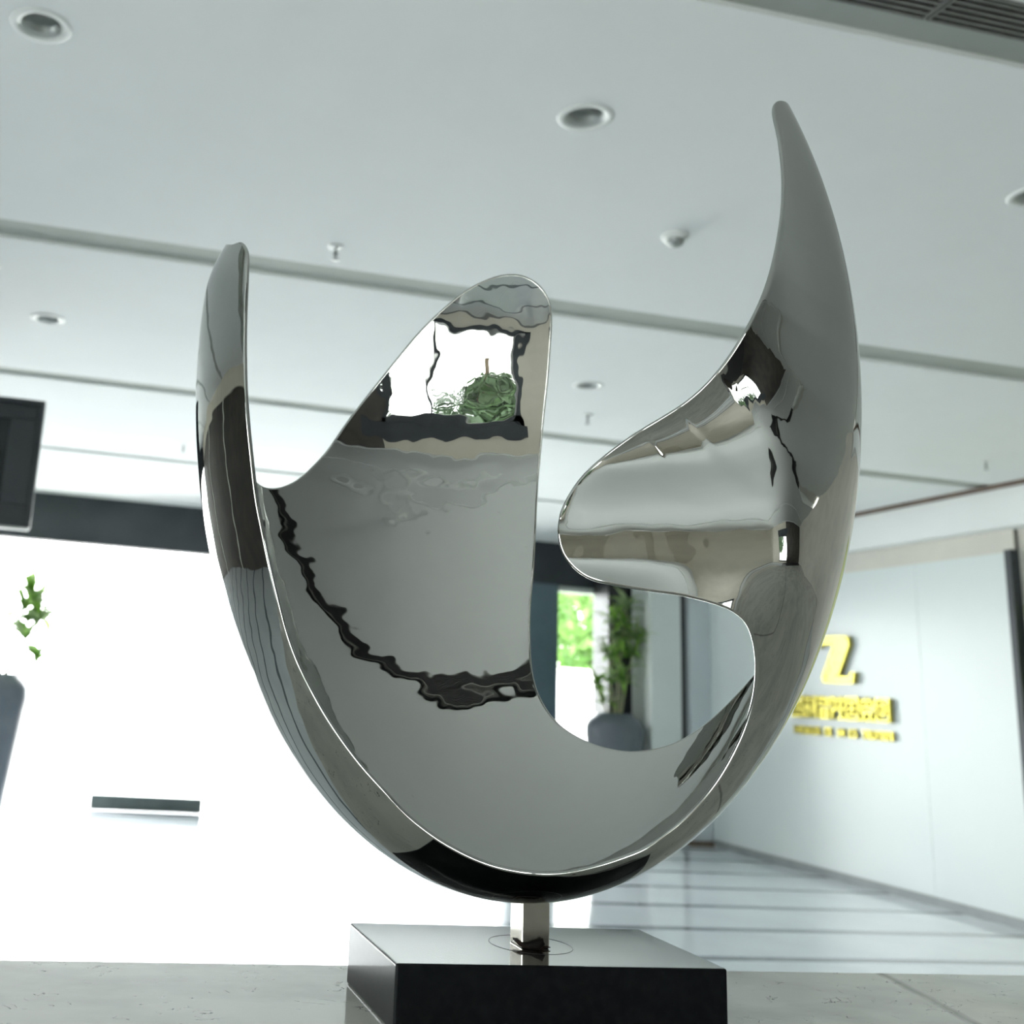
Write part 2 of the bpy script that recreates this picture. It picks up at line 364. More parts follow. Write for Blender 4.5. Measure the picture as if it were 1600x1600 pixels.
MB().lathe([(.034, -.018), (.031, -.036), (.022, -.044), (.001, -.045)], 32).build('sensor_cap', 'greyp', sd)

def grille(x0, x1, label):
    o = thing('linear_grille', label, 'air vent', ((x0 + x1) / 2, 2.137, CE), 'linear air grilles in the ceiling slot')
    h = (x1 - x0) / 2 - .004
    MB().box(-h, h, -.067, -.058, -.004, .02).box(-h, h, .058, .067, -.004, .02).box(-h, -h + .008, -.058, .058, -.004, .02).box(h - .008, h, -.058, .058, -.004, .02).build('frame', 'grille', o)
    for i in range(5):
        yy = -.044 + i * .022
        box(-h + .008, h - .008, yy - .004, yy + .004, -.002, .022).build('slat', 'grille', o)
    box(-h + .008, h - .008, -.058, .058, .055, .06).build('backing', 'seam', o)
def far_grille(y, x0, x1, label):
    o = thing('ceiling_vent', label, 'air vent', ((x0 + x1) / 2, y, CE)); h = (x1 - x0) / 2
    MB().box(-h, h, -.10, -.09, -.004, .02).box(-h, h, .09, .10, -.004, .02).build('frame', 'grille', o)
    for i in range(8): box(-h, h, -.082 + i * .022, -.076 + i * .022, -.002, .022).build('slat', 'seam', o)
    box(-h, h, -.09, .09, .05, .055).build('backing', 'seam', o)
far_grille(-1.75, -1.15, 4.0, 'dark air grille behind the viewer, mirrored as the black band in the bowl')
grille(-.9, 2.05, 'dark slatted air grille left of the joint in the upper right corner')
grille(2.05, 5.0, 'dark slatted air grille right of the joint in the upper right corner')

# hanging display
scn = thing('hanging_screen', 'dark switched-off display hanging from the ceiling at the left edge', 'screen', (-1.0, 6.07, .745))
MB().box(-.75, .705, -.02, .07, 0, .03).box(-.75, .705, -.02, .07, .677, .707).box(-.75, -.72, -.02, .07, .03, .677).box(.675, .705, -.02, .07, .03, .677).box(-.72, .675, .04, .07, .03, .677).build('housing', 'bezel', scn, .004)
MB().box(-.72, .675, .0, .04, .03, .12).box(-.72, .675, 0, .04, .60, .677).box(-.72, -.55, 0, .04, .12, .60).box(.53, .675, 0, .04, .12, .60).build('bezel', 'bezel', scn, .004)
box(-.55, .53, .02, .03, .12, .60).build('display_panel', 'screen', scn)
MB().box(-.04, .0, .02, .06, .707, CE - .745).box(-.1, .06, -.02, .09, CE - .757, CE - .745).build('ceiling_bracket', 'bezel', scn)
box(-.74, .695, -.022, .06, -.012, -.001).build('lower_trim', 'greyp', scn)

sw = thing('wall_fitting', 'small round white fitting on the black column beside the tall vase', 'wall fitting', (6.29, 11.549, -.12))
o = MB().lathe([(.001, .05), (.035, .045), (.055, .02), (.058, 0)], 24).build('cap', 'white', sw); o.rotation_euler = (H2, 0, 0)
o = MB().lathe([(.001, .052), (.008, .053), (.012, .046)], 12).build('button', 'greyp', sw); o.rotation_euler = (H2, 0, 0)

# ---- gold lettering standing off the right wall; u runs along the wall towards the viewer
sign = thing('wall_sign', 'gold raised lettering with a large Z above two lines, on the white wall', 'sign', (XR - .002, 9.62, 0))
def plate(polys, t, name, m='gold', bevel=0):
    b = MB()
    for p in polys:
        n = len(p); vs = [(0, -u, v) for u, v in p] + [(-t, -u, v) for u, v in p]
        ar = sum(p[i][0] * p[(i + 1) % n][1] - p[(i + 1) % n][0] * p[i][1] for i in range(n))
        if ar < 0: p = p[::-1]; vs = [(0, -u, v) for u, v in p] + [(-t, -u, v) for u, v in p]
        b.add(vs, [tuple(range(n))[::-1] if False else tuple(range(n - 1, -1, -1)), tuple(range(n, 2 * n))] + [(i, (i + 1) % n, n + (i + 1) % n, n + i) for i in range(n)])
    o = b.build(name, m, sign, bevel); return o
def rect(u0, u1, v0, v1): return [(u0, v0), (u1, v0), (u1, v1), (u0, v1)]
# Z: top bar, slanting stem, foot
plate([[(.36, .80), (.88, .77), (.90, .70), (.86, .68), (.62, .46), (.60, .395), (.90, .40), (.94, .455), (.96, .40), (.93, .335), (.40, .345), (.38, .40), (.68, .70), (.42, .705), (.38, .74)][:0] or
       [(.43, .79), (.86, .775), (.88, .70), (.715, .42), (.86, .42), (.88, .455), (.93, .455), (.91, .355), (.50, .36), (.49, .42), (.665, .705), (.49, .705), (.47, .675), (.43, .675)]], .05, 'letter')
# second line: seven square characters built of strokes
G = [
 [(0, 1, .90, 1), (0, .14, .1, .9), (.86, 1, .1, .9), (.14, .86, .62, .74), (.43, .57, .1, .62), (.14, .86, .34, .44), (0, 1, 0, .1)],
 [(0, .5, .80, .92), (.2, .32, .35, 1), (.0, .5, .50, .60), (.05, .17, 0, .5), (.36, .48, 0, .5), (.62, .74, .2, .95), (.86, 1, 0, 1)],
 [(0, .6, .84, .95), (.24, .36, .55, 1), (0, .6, .60, .7), (.68, .8, .55, .95), (.8, 1, .84, .95), (.9, 1, .55, .95), (.15, .27, 0, .48), (.75, .87, 0, .48), (.27, .75, .38, .48), (.27, .75, .19, .28), (.27, .75, 0, .09)],
 [(0, .1, .0, 1), (.1, .4, .86, .96), (.3, .42, .4, .86), (.1, .4, .36, .46), (.5, 1, .80, .9), (.68, .8, .1, 1), (.5, 1, .42, .52), (.5, 1, 0, .1)],
 [(0, 1, .90, 1), (0, .1, 0, .9), (.9, 1, 0, .9), (.2, .8, .72, .8), (.45, .55, .2, .72), (.25, .75, .46, .54), (.2, .8, .2, .28), (.1, .9, 0, .08)],
 [(.44, .56, .6, 1), (0, 1, .80, .9), (0, .12, .45, .9), (.88, 1, .45, .9), (.2, .8, .55, .65), (.1, .9, .32, .42), (.2, .32, 0, .32), (.68, .8, 0, .32), (.0, 1, .0, .09)],
 [(0, 1, .88, .98), (0, .12, .1, .88), (.88, 1, 0, .88), (.3, .7, .66, .76), (.3, .4, .3, .66), (.6, .7, .3, .66), (.3, .7, .26, .34), (0, .8, 0, .1)],
]
for k, g in enumerate(G):
    u = .02 + k * .191
    plate([rect(u + a * .172, u + b * .172, .035 + c * .205, .035 + d * .205) for a, b, c, d in g], .045, 'character')
# third line: thin capital letters
S = {'N': [(0, .2, 0, 1), (.8, 1, 0, 1), (.3, .7, .35, .7)], 'E': [(0, .25, 0, 1), (.25, .9, .82, 1), (.25, .8, .42, .58), (.25, .9, 0, .18)], 'W': [(0, .2, 0, 1), (.8, 1, 0, 1), (.4, .6, 0, .8), (.2, .8, 0, .18)],
     'I': [(.35, .65, 0, 1)], 'C': [(0, .25, .1, .9), (.2, .95, .82, 1), (.2, .95, 0, .18)], 'T': [(0, 1, .82, 1), (.38, .62, 0, .82)], 'R': [(0, .25, 0, 1), (.25, .9, .82, 1), (.7, .95, .5, .82), (.25, .9, .42, .56), (.6, .95, 0, .42)],
     'U': [(0, .22, 0, 1), (.78, 1, 0, 1), (.22, .78, 0, .18)], 'S': [(0, .95, .82, 1), (0, .25, .5, .9), (0, .95, .42, .58), (.7, .95, .1, .5), (0, .95, 0, .18)]}
for k, ch in enumerate('NNEWIUS CE IN CS TRUISER'):
    if ch == ' ': continue
    u = .02 + k * .0557
    plate([rect(u + a * .044, u + b * .044, -.115 + c * .075, -.115 + d * .075) for a, b, c, d in S[ch]], .03, 'letter')

# ================================================================== potted plants
def leaf_mesh(L, W, droop, m, n=7):
    vs = []; fs = []
    for i in range(n + 1):
        t = i / n; wd = W * math.sin(math.pi * min(1, .12 + t * .88) ** .8) * (1 - t * .15) if i < n else .0008
        x = L * t * (1 - .15 * droop * t); z = L * (.35 * t - droop * t * t)
        vs += [(x, -wd, z + wd * .35), (x, 0, z), (x, wd, z + wd * .35)]
    for i in range(n):
        a = i * 3; fs += [(a, a + 3, a + 4, a + 1), (a + 1, a + 4, a + 5, a + 2)]
    me = bpy.data.meshes.new('leaf'); me.from_pydata(vs, [], fs); me.update(); me.materials.append(M[m])
    me.polygons.foreach_set('use_smooth', [True] * len(fs)); return me
LM = [leaf_mesh(.28, .030, .5, 'leaf'), leaf_mesh(.26, .028, .25, 'leaf2'), leaf_mesh(.30, .034, .75, 'leaf'), leaf_mesh(.22, .030, .35, 'leaf2')]
def potted(name, label, loc, stems, k=1.0, seed=1):
    rnd = random.Random(seed)
    o = thing(name, label, 'potted plant', loc, 'tall vases with plants at the entrance')
    MB().lathe([(.001, 0), (.175, 0), (.185, .01), (.20, .2), (.245, .6), (.285, .95), (.305, 1.08), (.300, 1.17), (.265, 1.24), (.215, 1.275), (.205, 1.30), (.190, 1.305), (.182, 1.29), (.19, 1.25), (.001, 1.245)], 48).build('vase', 'vase', o)
    MB().lathe([(.001, 1.262), (.10, 1.258), (.186, 1.252)], 24).build('soil', 'soil', o)
    for (sx, sy, tx, ty, h, whorls) in stems:
        b = MB(); ps = []
        for i in range(9):
            t = i / 8; r = .012 * (1 - .4 * t); c = Vector((sx + (tx - sx) * t ** 1.4, sy + (ty - sy) * t ** 1.4, 1.25 + h * t)); ps.append(c)
            b.v += [(c.x + r * math.cos(a * 2 * math.pi / 8), c.y + r * math.sin(a * 2 * math.pi / 8), c.z) for a in range(8)]
        for i in range(8):
            for a in range(8):
                c2 = (a + 1) % 8; b.f.append((i * 8 + a, i * 8 + c2, (i + 1) * 8 + c2, (i + 1) * 8 + a)); b.sm.append(True)
        st = b.build('stem', 'stem', o)
        for (t, n) in whorls:
            f = t * 8; i = min(7, int(f)); p = ps[i].lerp(ps[i + 1], f - i)
            for j in range(n):
                lf = bpy.data.objects.new('leaf', LM[rnd.randrange(4)]); C.objects.link(lf); lf.parent = st
                lf.location = p + Vector((0, 0, rnd.uniform(-.03, .03)))
                lf.rotation_euler = (rnd.uniform(-.3, .3), rnd.uniform(-1.1, .25), 2 * math.pi * j / n + rnd.uniform(-.35, .35))
                s = k * rnd.uniform(.75, 1.15); lf.scale = (s, s, s)
    return o
potted('potted_plant', 'tall grey vase with bushy green plant, seen through the opening of the sculpture', (5.80, 11.2, FL),
       [(.02, .0, .16, .02, 1.18, [(1, 15), (.86, 12), (.7, 8)]), (-.05, .02, -.02, .0, 1.02, [(1, 14), (.85, 10), (.65, 8)]), (.06, -.04, .25, -.05, .86, [(1, 14), (.8, 9)]),
        (-.03, -.05, -.10, -.06, .62, [(1, 13), (.6, 9)]), (.05, .05, .10, .08, .70, [(1, 12), (.6, 9)]), (-.08, 0, -.22, -.02, .32, [(1, 13), (.5, 7)]), (.03, -.06, .03, -.1, .40, [(1, 12)])], 1.1, 3)
potted('potted_plant', 'tall grey vase with sparse plant, cut off by the left edge of the picture', (-.67, 11.5, FL),
       [(.0, .0, .20, .02, .86, [(1, 13), (.8, 10)]), (.06, .02, .30, .0, .58, [(1, 14), (.7, 10)]), (.08, -.04, .34, -.05, .20, [(1, 11)]), (.04, .05, .26, .06, .72, [(1, 12), (.8, 8)]), (-.06, 0, -.2, 0, .7, [(1, 8), (.6, 5)])], 1.4, 5)

# ================================================================== outdoors
g = struct('ground', box(-40, 45, YB + .1, 60, FL - .12, FL - .02).box(-40, 45, -45, YR - .15, FL - .12, FL - .02), 'paving')
gw = tag(box(5.2, 16, 16.0, 16.25, FL - .02, .50).box(5.15, 16.05, 15.95, 16.3, .50, .56).build('garden_wall', 'whitewall', None, .01), 'low white garden wall outside, seen past the potted plant in the opening', 'wall')
def tree(loc, h, cr, n, mleaf, label, seed, trunk=.12, zs=1.0, low=.25):
    rnd = random.Random(seed)
    o = thing('tree', label, 'tree', loc, None)
    b = MB()
    MB().lathe([(trunk, 0), (trunk * .8, h * .4), (trunk * .45, h * .8), (.01, h * .95)], 12).build('trunk', 'bark', o)
    cl = [(rnd.uniform(-1, 1) * cr * .6, rnd.uniform(-1, 1) * cr * .6, h * (low + (1 - low) * rnd.random()), cr * rnd.uniform(.35, .6)) for _ in range(16)]
    for _ in range(n):
        cx, cy, cz, r = cl[rnd.randrange(16)]
        d = Vector((rnd.gauss(0, 1), rnd.gauss(0, 1), rnd.gauss(0, 1))).normalized() * r * rnd.uniform(.5, 1.05)
        p = Vector((cx, cy, cz)) + d; s = rnd.uniform(.05, .11) * zs
        a = Vector((rnd.gauss(0, 1), rnd.gauss(0, 1), rnd.gauss(0, 1))).normalized(); c = a.cross(Vector((rnd.gauss(0, 1), rnd.gauss(0, 1), .3))).normalized()
        b.add([p - a * s * 1.6, p + c * s * .6, p + a * s * 1.6, p - c * s * .6], [(0, 1, 2, 3)])
    f = b.build('foliage', mleaf, o); f['kind'] = 'stuff'
tree((9.2, 18.6, FL), 4.6, 1.7, 5200, 'treeleaf', 'bright green tree outside behind the low white garden wall', 11)
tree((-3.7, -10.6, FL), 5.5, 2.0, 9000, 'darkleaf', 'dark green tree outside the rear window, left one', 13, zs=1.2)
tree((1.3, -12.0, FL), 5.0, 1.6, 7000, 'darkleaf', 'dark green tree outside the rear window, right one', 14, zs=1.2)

# ================================================================== stone counter
ct = thing('stone_counter', 'grey-beige polished stone counter the sculpture stands on', 'counter', (.3, .6, FL))
TOP = -.266 - FL
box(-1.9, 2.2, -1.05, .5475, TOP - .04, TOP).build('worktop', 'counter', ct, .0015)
box(-1.86, 2.16, -1.0, .50, .08, TOP - .0405).build('body', 'counter_body', ct, .002)
box(-1.80, 2.10, -.94, .44, 0, .079).build('plinth', 'seam', ct, .002)

# ================================================================== the sculpture
sculpture = thing('sculpture', 'polished steel shell sculpture with horn, petal and curling blade on a black block', 'sculpture', (.4372, 1.0045, -.266))
def up(o):                      # keep world placement under the sculpture's empty
    o.parent = sculpture; o.matrix_parent_inverse = Matrix.Translation(-sculpture.location); return o
base = up(box(.2867, .5877, .927, 1.082, -.266, -.2134).build('base_block', 'black', None, .0022)); base['label'] = 'black polished stone base block'
up(box(.4220, .4490, .989, 1.016, -.2134, -.1712).build('post', 'steel_post', None, .0012))
rg = MB(); N = 72
for i in range(N):
    a = 2 * math.pi * i / N
    for r, z in ((.0372, 0), (.0374, .0002), (.0378, .0002), (.0380, 0)): rg.v.append((.4375 + r * math.cos(a), 1.005 + r * math.sin(a), -.21338 + z))
for i in range(N):
    k = (i + 1) % N
    for j in range(3): rg.f.append((i * 4 + j, i * 4 + j + 1, k * 4 + j + 1, k * 4 + j)); rg.sm.append(True)
up(rg.build('etched_ring', 'groove', None))
# burnt weld seam knotted at the foot of the post
wl = MB(); rnd = random.Random(4)
path = [(.4205, 1.004, .0050, .0012), (.4205, .996, .0046, .0014), (.4208, .9890, .0036, .0020), (.4250, .9872, .0026, .0026), (.4300, .9862, .0026, .0032), (.4360, .9856, .0036, .0046), (.4405, .9860, .0060, .0036), (.4400, .9868, .0090, .0016)]
def tube(b, path, n=8):
    k0 = len(b.v)
    for i, (x, y, z, r) in enumerate(path):
        p0 = Vector(path[max(0, i - 1)][:3]); p1 = Vector(path[min(len(path) - 1, i + 1)][:3]); d = (p1 - p0).normalized()
        s = d.cross(Vector((0, 0, 1)));  s = s.normalized() if s.length > 1e-4 else Vector((1, 0, 0)); t = s.cross(d)
        for a in range(n):
            q = Vector((x, y, z - .2134)) + (s * math.cos(a * 2 * math.pi / n) + t * math.sin(a * 2 * math.pi / n)) * r * .8 * (1 + .2 * rnd.random()); b.v.append(tuple(q))
    for i in range(len(path) - 1):
        for a in range(n):
            c = (a + 1) % n; b.f.append((k0 + i * n + a, k0 + i * n + c, k0 + (i + 1) * n + c, k0 + (i + 1) * n + a)); b.sm.append(True)
    m = len(path) - 1
    b.f += [tuple(k0 + a for a in range(n))[::-1], tuple(k0 + m * n + a for a in range(n))]; b.sm += [True, True]
tube(wl, path)
tube(wl, [(.4350, .9862, .0022, .0022), (.4395, .9864, .0006, .0020), (.4425, .9868, .0002, .0010)])
tube(wl, [(.4385, .9872, .0022, .0009), (.4440, .9874, .0018, .0006), (.4492, .9876, .0016, .0005)])
up(wl.build('weld_seam', 'weld', None))

# the shell: a thin egg-shaped skin (semi-axes A, B, D) cut along one closed rim; the rim is listed as points of the unit sphere
A, B, D = .3257, .5093, SHD
CEN = np.array([.4028, 1.0, .3352])
FR = np.array([[.92067598, -.38944594, .02622217], [-.02415042, .01021563, .99965614], [-.3895799, -.92099267, 0.]])
RIM = np.array([
(-0.8620,0.2094,0.4617),
(-0.8466,0.2106,0.4887),
(-0.8235,0.2014,0.5303),
(-0.8001,0.1843,0.5708),
(-0.7836,0.1639,0.5992),
(-0.7765,0.1214,0.6183),
(-0.7727,0.0542,0.6324),
(-0.7666,-0.0239,0.6417),
(-0.7575,-0.0999,0.6451),
(-0.7432,-0.1742,0.6460),
(-0.7261,-0.2467,0.6418),
(-0.7060,-0.3233,0.6301),
(-0.6857,-0.3756,0.6234),
(-0.6664,-0.4271,0.6112),
(-0.6378,-0.4946,0.5904),
(-0.6086,-0.5578,0.5644),
(-0.5761,-0.6081,0.5461),
(-0.5347,-0.6555,0.5333),
(-0.4923,-0.6980,0.5201),
(-0.4416,-0.7408,0.5062),
(-0.3901,-0.7788,0.4912),
(-0.3323,-0.8152,0.4743),
(-0.2690,-0.8545,0.4444),
(-0.1958,-0.8868,0.4186),
(-0.1250,-0.9096,0.3963),
(-0.0514,-0.9259,0.3742),
(0.0253,-0.9337,0.3571),
(0.0833,-0.9349,0.3449),
(0.1413,-0.9309,0.3368),
(0.2073,-0.9204,0.3315),
(0.2733,-0.9060,0.3232),
(0.3414,-0.8877,0.3088),
(0.3974,-0.8621,0.3144),
(0.4502,-0.8336,0.3201),
(0.5043,-0.7945,0.3382),
(0.5451,-0.7569,0.3605),
(0.5772,-0.7176,0.3897),
(0.6027,-0.6775,0.4215),
(0.6197,-0.6357,0.4601),
(0.6250,-0.5996,0.4998),
(0.6217,-0.5691,0.5382),
(0.6139,-0.5439,0.5721),
(0.5973,-0.5189,0.6115),
(0.5739,-0.5040,0.6455),
(0.5415,-0.4931,0.6809),
(0.4955,-0.4841,0.7212),
(0.4368,-0.4748,0.7641),
(0.3549,-0.4674,0.8097),
(0.2748,-0.4573,0.8458),
(0.2095,-0.4457,0.8703),
(0.1651,-0.4222,0.8913),
(0.1384,-0.3956,0.9079),
(0.1287,-0.3646,0.9222),
(0.1328,-0.3356,0.9326),
(0.1510,-0.3053,0.9402),
(0.1907,-0.2654,0.9451),
(0.2404,-0.2323,0.9425),
(0.2956,-0.2059,0.9329),
(0.3547,-0.1816,0.9172),
(0.4206,-0.1588,0.8932),
(0.4773,-0.1369,0.8680),
(0.5251,-0.1106,0.8438),
(0.5686,-0.0781,0.8189),
(0.6067,-0.0409,0.7939),
(0.6494,0.0075,0.7604),
(0.6913,0.0676,0.7194),
(0.7283,0.1375,0.6714),
(0.7585,0.2064,0.6181),
(0.7795,0.2685,0.5659),
(0.7913,0.3293,0.5152),
(0.7942,0.3981,0.4591),
(0.7908,0.4531,0.4115),
(0.7896,0.4811,0.3808),
(0.7968,0.4982,0.3420),
(0.8142,0.5103,0.2769),
(0.8329,0.5119,0.2103),
(0.8613,0.5080,-0.0014),
(0.8781,0.4750,-0.0583),
(0.9015,0.4188,-0.1089),
(0.9332,0.3153,-0.1724),
(0.9516,0.2112,-0.2234),
(0.9604,0.0804,-0.2668),
(0.9541,-0.0894,-0.2857),
(0.9263,-0.2557,-0.2769),
(0.8828,-0.3796,-0.2767),
(0.8354,-0.4643,-0.2943),
(0.7757,-0.5364,-0.3326),
(0.7074,-0.5944,-0.3824),
(0.6344,-0.6472,-0.4227),
(0.5663,-0.6883,-0.4534),
(0.4966,-0.7190,-0.4862),
(0.4291,-0.7358,-0.5239),
(0.3591,-0.7433,-0.5644),
(0.2903,-0.7398,-0.6070),
(0.2184,-0.7264,-0.6516),
(0.1393,-0.6953,-0.7051),
(0.0884,-0.6496,-0.7551),
(0.0648,-0.6020,-0.7959),
(0.0575,-0.5368,-0.8418),
(0.0585,-0.4602,-0.8859),
(0.0679,-0.3973,-0.9152),
(0.0779,-0.3046,-0.9493),
(0.0885,-0.1835,-0.9790),
(0.1008,-0.1022,-0.9896),
(0.1131,-0.0213,-0.9934),
(0.1274,0.0586,-0.9901),
(0.1371,0.1370,-0.9810),
(0.1420,0.1887,-0.9717),
(0.1355,0.2259,-0.9647),
(0.1111,0.2551,-0.9605),
(0.0667,0.2791,-0.9579),
(0.0175,0.2896,-0.9570),
(-0.0433,0.2879,-0.9567),
(-0.1069,0.2750,-0.9555),
(-0.1709,0.2534,-0.9521),
(-0.2445,0.2169,-0.9451),
(-0.3228,0.1692,-0.9312),
(-0.4098,0.1023,-0.9064),
(-0.4995,0.0257,-0.8659),
(-0.5754,-0.0448,-0.8167),
(-0.6473,-0.1237,-0.7521),
(-0.6871,-0.1592,-0.7089),
(-0.7221,-0.1871,-0.6660),
(-0.7587,-0.2078,-0.6174),
(-0.8025,-0.2221,-0.5538),
(-0.8441,-0.2222,-0.4879),
(-0.8736,-0.2039,-0.4418),
(-0.8959,-0.1632,-0.4131),
(-0.9129,-0.0999,-0.3959),
(-0.9303,-0.0150,-0.3666),
(-0.9420,0.0698,-0.3283),
(-0.9503,0.1529,-0.2711),
(-0.9640,0.2136,-0.1586),
(-0.9687,0.2416,-0.0579),
(-0.9664,0.2566,0.0129)
])
def sst(x, a, b):
    t = np.clip((x - a) / (b - a), 0, 1); return t * t * (3 - 2 * t)
def shell(u):
    """point of the middle surface for unit vectors u (n, 3): an egg whose front flattens into the wing left of the
    blade's ridge, whose petal curls forward at its top, and whose left horn draws in towards its tip"""
    ux, uy, uz = u[:, 0], u[:, 1], u[:, 2]
    x, y, z = A * ux, B * uy, D * uz
    # horn tip
    x = x + .95 * np.maximum(0, uy - .13) ** 2 * sst(-ux, .55, .85)
    # petal curl
    cu = .7 * np.maximum(0, y + .08) ** 2 * sst(-uz, .45, .8) * sst(-ux, -.42, -.12)
    z = z + np.minimum(cu, .06)
    # blade and wing
    wgt = sst(uy, -.64, -.40)
    ur = .71; t = (ur - ux) * A
    zr = D * np.sqrt(np.maximum(.0004, 1 - ur * ur - uy ** 2))
    pl = zr + .004 - WS * (1 - sst(y, -.13, -.01)) * t + .25 * np.maximum(0, t) ** 2
    k = .012; h = np.maximum(0, k - np.abs(pl - z)) / k
    sm = np.minimum(pl, z) - h * h * k * .25
    tilt = -TL * np.tanh((y + .12) / .09) * sst(uz, .05, .6)
    # the wing's upper edge rolls forward
    rx, ry, rw = np.array([(.2609, .224, .004), (.2569, .1484, .012), (.247, .0968, .026), (.2334, .0479, .048), (.2199, .0172, .058), (.2022, -.0135, .06), (.1764, -.047, .045), (.1454, -.0719, .026), (.1172, -.0887, .014), (.0827, -.1138, .006), (.0592, -.1397, .004), (.0445, -.1679, .003)]).T
    best = np.full(len(x), 9.); bw = np.full(len(x), .003)
    for i in range(len(rx) - 1):
        ex, ey = rx[i + 1] - rx[i], ry[i + 1] - ry[i]
        tt = np.clip(((x - rx[i]) * ex + (y - ry[i]) * ey) / (ex * ex + ey * ey), 0, 1)
        dd = np.hypot(x - rx[i] - tt * ex, y - ry[i] - tt * ey); c_ = dd < best
        best = np.where(c_, dd, best); bw = np.where(c_, rw[i] + (rw[i + 1] - rw[i]) * tt, bw)
    roll = RO * bw * np.exp(-best / bw) * sst(uz, .1, .5)
    wgt = wgt * sst(ux, -.35, -.15) * (uz > 0)
    return np.stack([x, y, z * (1 - wgt) + (sm + tilt + roll) * wgt], 1)
def unit(v): return v / np.linalg.norm(v, axis=1, keepdims=True)
def normals(u):
    r = np.where(np.abs(u[:, :1]) < .8, np.array([[1., 0, 0]]), np.array([[0, 1., 0]]))
    e1 = unit(np.cross(u, r)); e2 = np.cross(u, e1); h = 2e-3
    d1 = shell(unit(u + h * e1)) - shell(unit(u - h * e1)); d2 = shell(unit(u + h * e2)) - shell(unit(u - h * e2))
    n = unit(np.cross(d1, d2)); s = np.sign((n * u).sum(1, keepdims=True)); return n * s
# stereographic chart seen from a point in the open mouth of the shell
P = unit(np.array([[.05, .38, .92]]))[0]
E1 = np.cross([0, 1, 0], P); E1 /= np.linalg.norm(E1); E2 = np.cross(P, E1)
def chart(u): k = 1 / (1 - u @ P); return np.stack([(u @ E1) * k, (u @ E2) * k], 1)
def unchart(q):
    r2 = (q ** 2).sum(1); return ((2 * q[:, :1]) * E1 + (2 * q[:, 1:]) * E2 + (r2 - 1)[:, None] * P) / (1 + r2)[:, None]
# rim: Catmull-Rom through the points, then evenly resampled
n = len(RIM); fine = []
for i in range(n):
    p0, p1, p2, p3 = RIM[i - 1], RIM[i], RIM[(i + 1) % n], RIM[(i + 2) % n]
    d = [max(1e-4, np.linalg.norm(b_ - a_) ** .5) for a_, b_ in ((p0, p1), (p1, p2), (p2, p3))]
    t0, t1 = 0, d[0]; t2 = t1 + d[1]; t3 = t2 + d[2]
    for t in np.linspace(t1, t2, 24, endpoint=False):
        A1 = (t1 - t) / (t1 - t0) * p0 + (t - t0) / (t1 - t0) * p1; A2 = (t2 - t) / (t2 - t1) * p1 + (t - t1) / (t2 - t1) * p2; A3 = (t3 - t) / (t3 - t2) * p2 + (t - t2) / (t3 - t2) * p3
        B1 = (t2 - t) / (t2 - t0) * A1 + (t - t0) / (t2 - t0) * A2; B2 = (t3 - t) / (t3 - t1) * A2 + (t - t1) / (t3 - t1) * A3
        fine.append((t2 - t) / (t2 - t1) * B1 + (t - t1) / (t2 - t1) * B2)
fine = unit(np.array(fine)); pos = shell(fine)
def resample(u, step):
    p = shell(u); s = np.linalg.norm(np.roll(p, -1, 0) - p, axis=1); cum = np.concatenate([[0], np.cumsum(s)])
    m = int(cum[-1] / step); tt = np.linspace(0, cum[-1], m, endpoint=False)
    ue = np.vstack([u, u[:1]]); return unit(np.stack([np.interp(tt, cum, ue[:, k]) for k in range(3)], 1))
rim = resample(fine, .0030)
for _ in range(6): rim = unit(.25 * np.roll(rim, 1, 0) + .5 * rim + .25 * np.roll(rim, -1, 0))
TH = .0046                      # sheet thickness
q = chart(rim)
area = .5 * (q[:, 0] * np.roll(q[:, 1], -1) - np.roll(q[:, 0], -1) * q[:, 1]).sum()
if area < 0: rim = rim[::-1].copy(); q = q[::-1].copy()
tg = np.roll(q, -1, 0) - np.roll(q, 1, 0); nrm = unit(np.stack([tg[:, 1], -tg[:, 0]], 1))      # outwards in the chart
g_ = np.linalg.norm(shell(unchart(q + nrm * 1e-3)) - shell(unchart(q - nrm * 1e-3)), axis=1) / 2e-3
q = q - nrm * (TH / 2 / g_)[:, None]
rim = resample(unchart(q), .0030); q = chart(rim)
# evenly spread inner points
N = 130000; i = np.arange(N) + .5; ph = np.arccos(1 - 2 * i / N); th_ = math.pi * (1 + 5 ** .5) * i
fu = np.stack([np.cos(th_) * np.sin(ph), np.sin(th_) * np.sin(ph), np.cos(ph)], 1)
fu = fu[(fu @ P) < .97]; fq = chart(fu)
ins = np.zeros(len(fq), bool); x, y = fq[:, 0], fq[:, 1]
for a_, b_ in zip(q, np.roll(q, -1, 0)):
    if a_[1] == b_[1]: continue
    lo, hi = min(a_[1], b_[1]), max(a_[1], b_[1]); c = (y >= lo) & (y < hi)
    xi = a_[0] + (y[c] - a_[1]) / (b_[1] - a_[1]) * (b_[0] - a_[0]); ins[np.nonzero(c)[0][x[c] < xi]] ^= True
fu = fu[ins]; sp = shell(fu); rp = shell(rim); keep = np.ones(len(fu), bool)
for k in range(0, len(fu), 4000):
    dd = ((sp[k:k + 4000, None, :].astype(np.float32) - rp[None].astype(np.float32)) ** 2).sum(2).min(1); keep[k:k + 4000] = dd > .0017 ** 2
fu = fu[keep]
nb = len(rim); allu = np.vstack([rim, fu]); ql = chart(allu)
vv, _, ff, ov, _, _ = geometry.delaunay_2d_cdt([Vector(p) for p in ql.tolist()], [(k, (k + 1) % nb) for k in range(nb)], [list(range(nb))], 1, 1e-9)
assert all(len(o_) and o_[0] == k for k, o_ in enumerate(ov[:nb])), 'rim order'
allu = unchart(np.array([tuple(v_) for v_ in vv]))
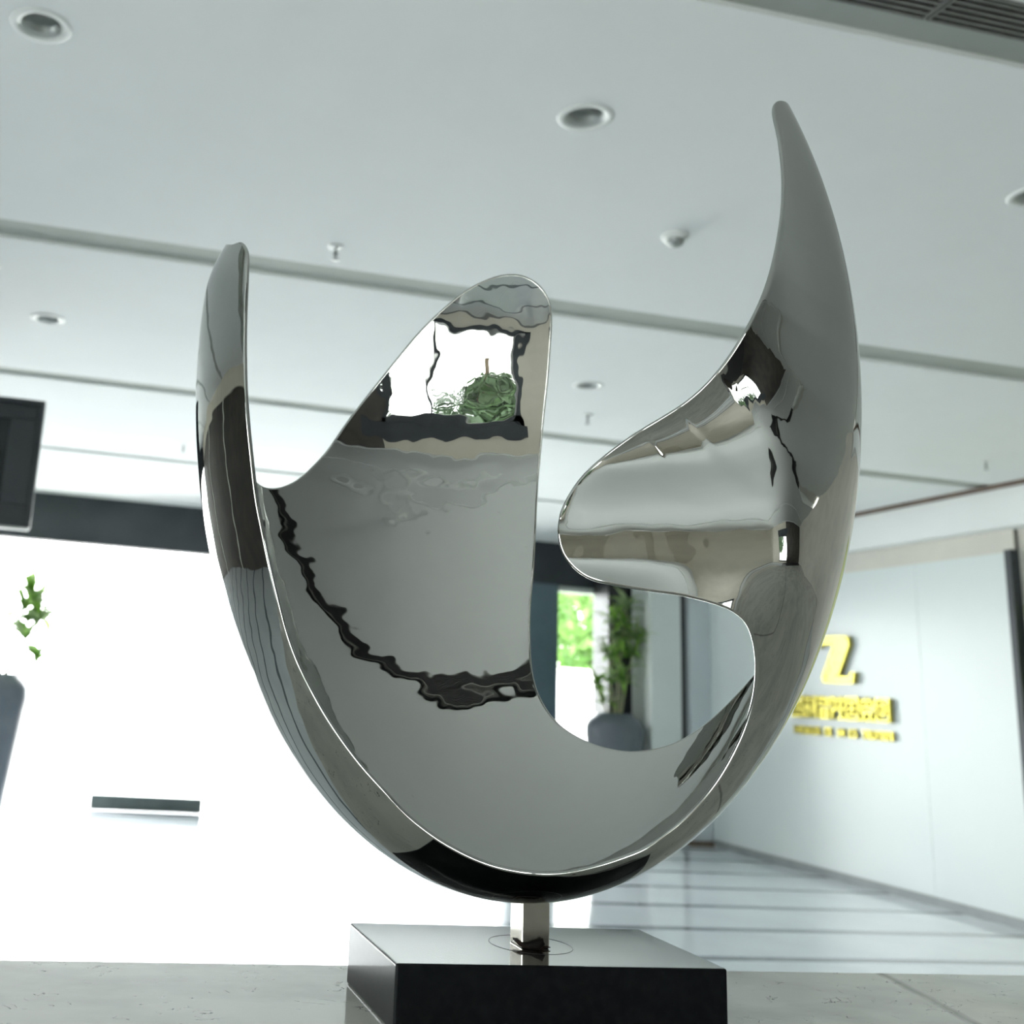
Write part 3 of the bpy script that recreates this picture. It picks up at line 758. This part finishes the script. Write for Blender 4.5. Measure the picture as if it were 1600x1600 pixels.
tri = np.array([f_ for f_ in ff if len(f_) == 3])
pm = shell(allu); nn = normals(allu)
# orient triangles outwards
fn = np.cross(pm[tri[:, 1]] - pm[tri[:, 0]], pm[tri[:, 2]] - pm[tri[:, 0]]); flip = (fn * nn[tri[:, 0]]).sum(1) < 0
tri[flip] = tri[flip][:, ::-1]
nv = len(pm); outer = pm + nn * TH / 2; inner = pm - nn * TH / 2
rb = pm[:nb]; tang = unit(np.roll(rb, -1, 0) - np.roll(rb, 1, 0)); bo = unit(np.cross(tang, nn[:nb]))
cen_dir = shell(unchart(q + nrm[:1] * 0)) if False else None
# outward binormal: away from the sheet
inn = shell(unchart(chart(allu[:nb]) * 1.0)); qq = chart(allu[:nb]); tq = np.roll(qq, -1, 0) - np.roll(qq, 1, 0); nq = unit(np.stack([tq[:, 1], -tq[:, 0]], 1))
od = shell(unchart(qq + nq * 1e-3)) - rb; bo *= np.sign((bo * od).sum(1, keepdims=True))
K = 7; rings = []; rn = []
for k in range(1, K):
    a_ = math.pi * k / K; rn.append(unit(math.cos(a_) * nn[:nb] + math.sin(a_) * bo)); rings.append(rb + TH / 2 * rn[-1])
V = np.vstack([outer, inner] + rings); VN = np.vstack([nn, -nn] + rn)
F = [tuple(t) for t in tri.tolist()] + [tuple(t) for t in (tri[:, ::-1] + nv).tolist()]
idx = [np.arange(nb)] + [2 * nv + nb * k + np.arange(nb) for k in range(K - 1)] + [nv + np.arange(nb)]
nxt = (np.arange(nb) + 1) % nb
for k in range(K):
    a_, b_ = idx[k], idx[k + 1]
    qd = np.stack([a_, a_[nxt], b_[nxt], b_], 1)
    m_ = qd[0]; fnm = np.cross(V[m_[1]] - V[m_[0]], V[m_[2]] - V[m_[0]])
    if fnm @ VN[m_[0]] < 0: qd = qd[:, ::-1]
    F += [tuple(t) for t in qd.tolist()]
W = V @ FR + CEN; WN = VN @ FR
me = bpy.data.meshes.new('shell'); me.from_pydata(W.tolist(), [], F); me.update()
me.polygons.foreach_set('use_smooth', [True] * len(F)); me.materials.append(M['steel'])
me.normals_split_custom_set_from_vertices(WN.tolist())
so = bpy.data.objects.new('shell', me); C.objects.link(so); up(so)
so['label'] = 'mirror-polished steel shell with horn, petal and blade'
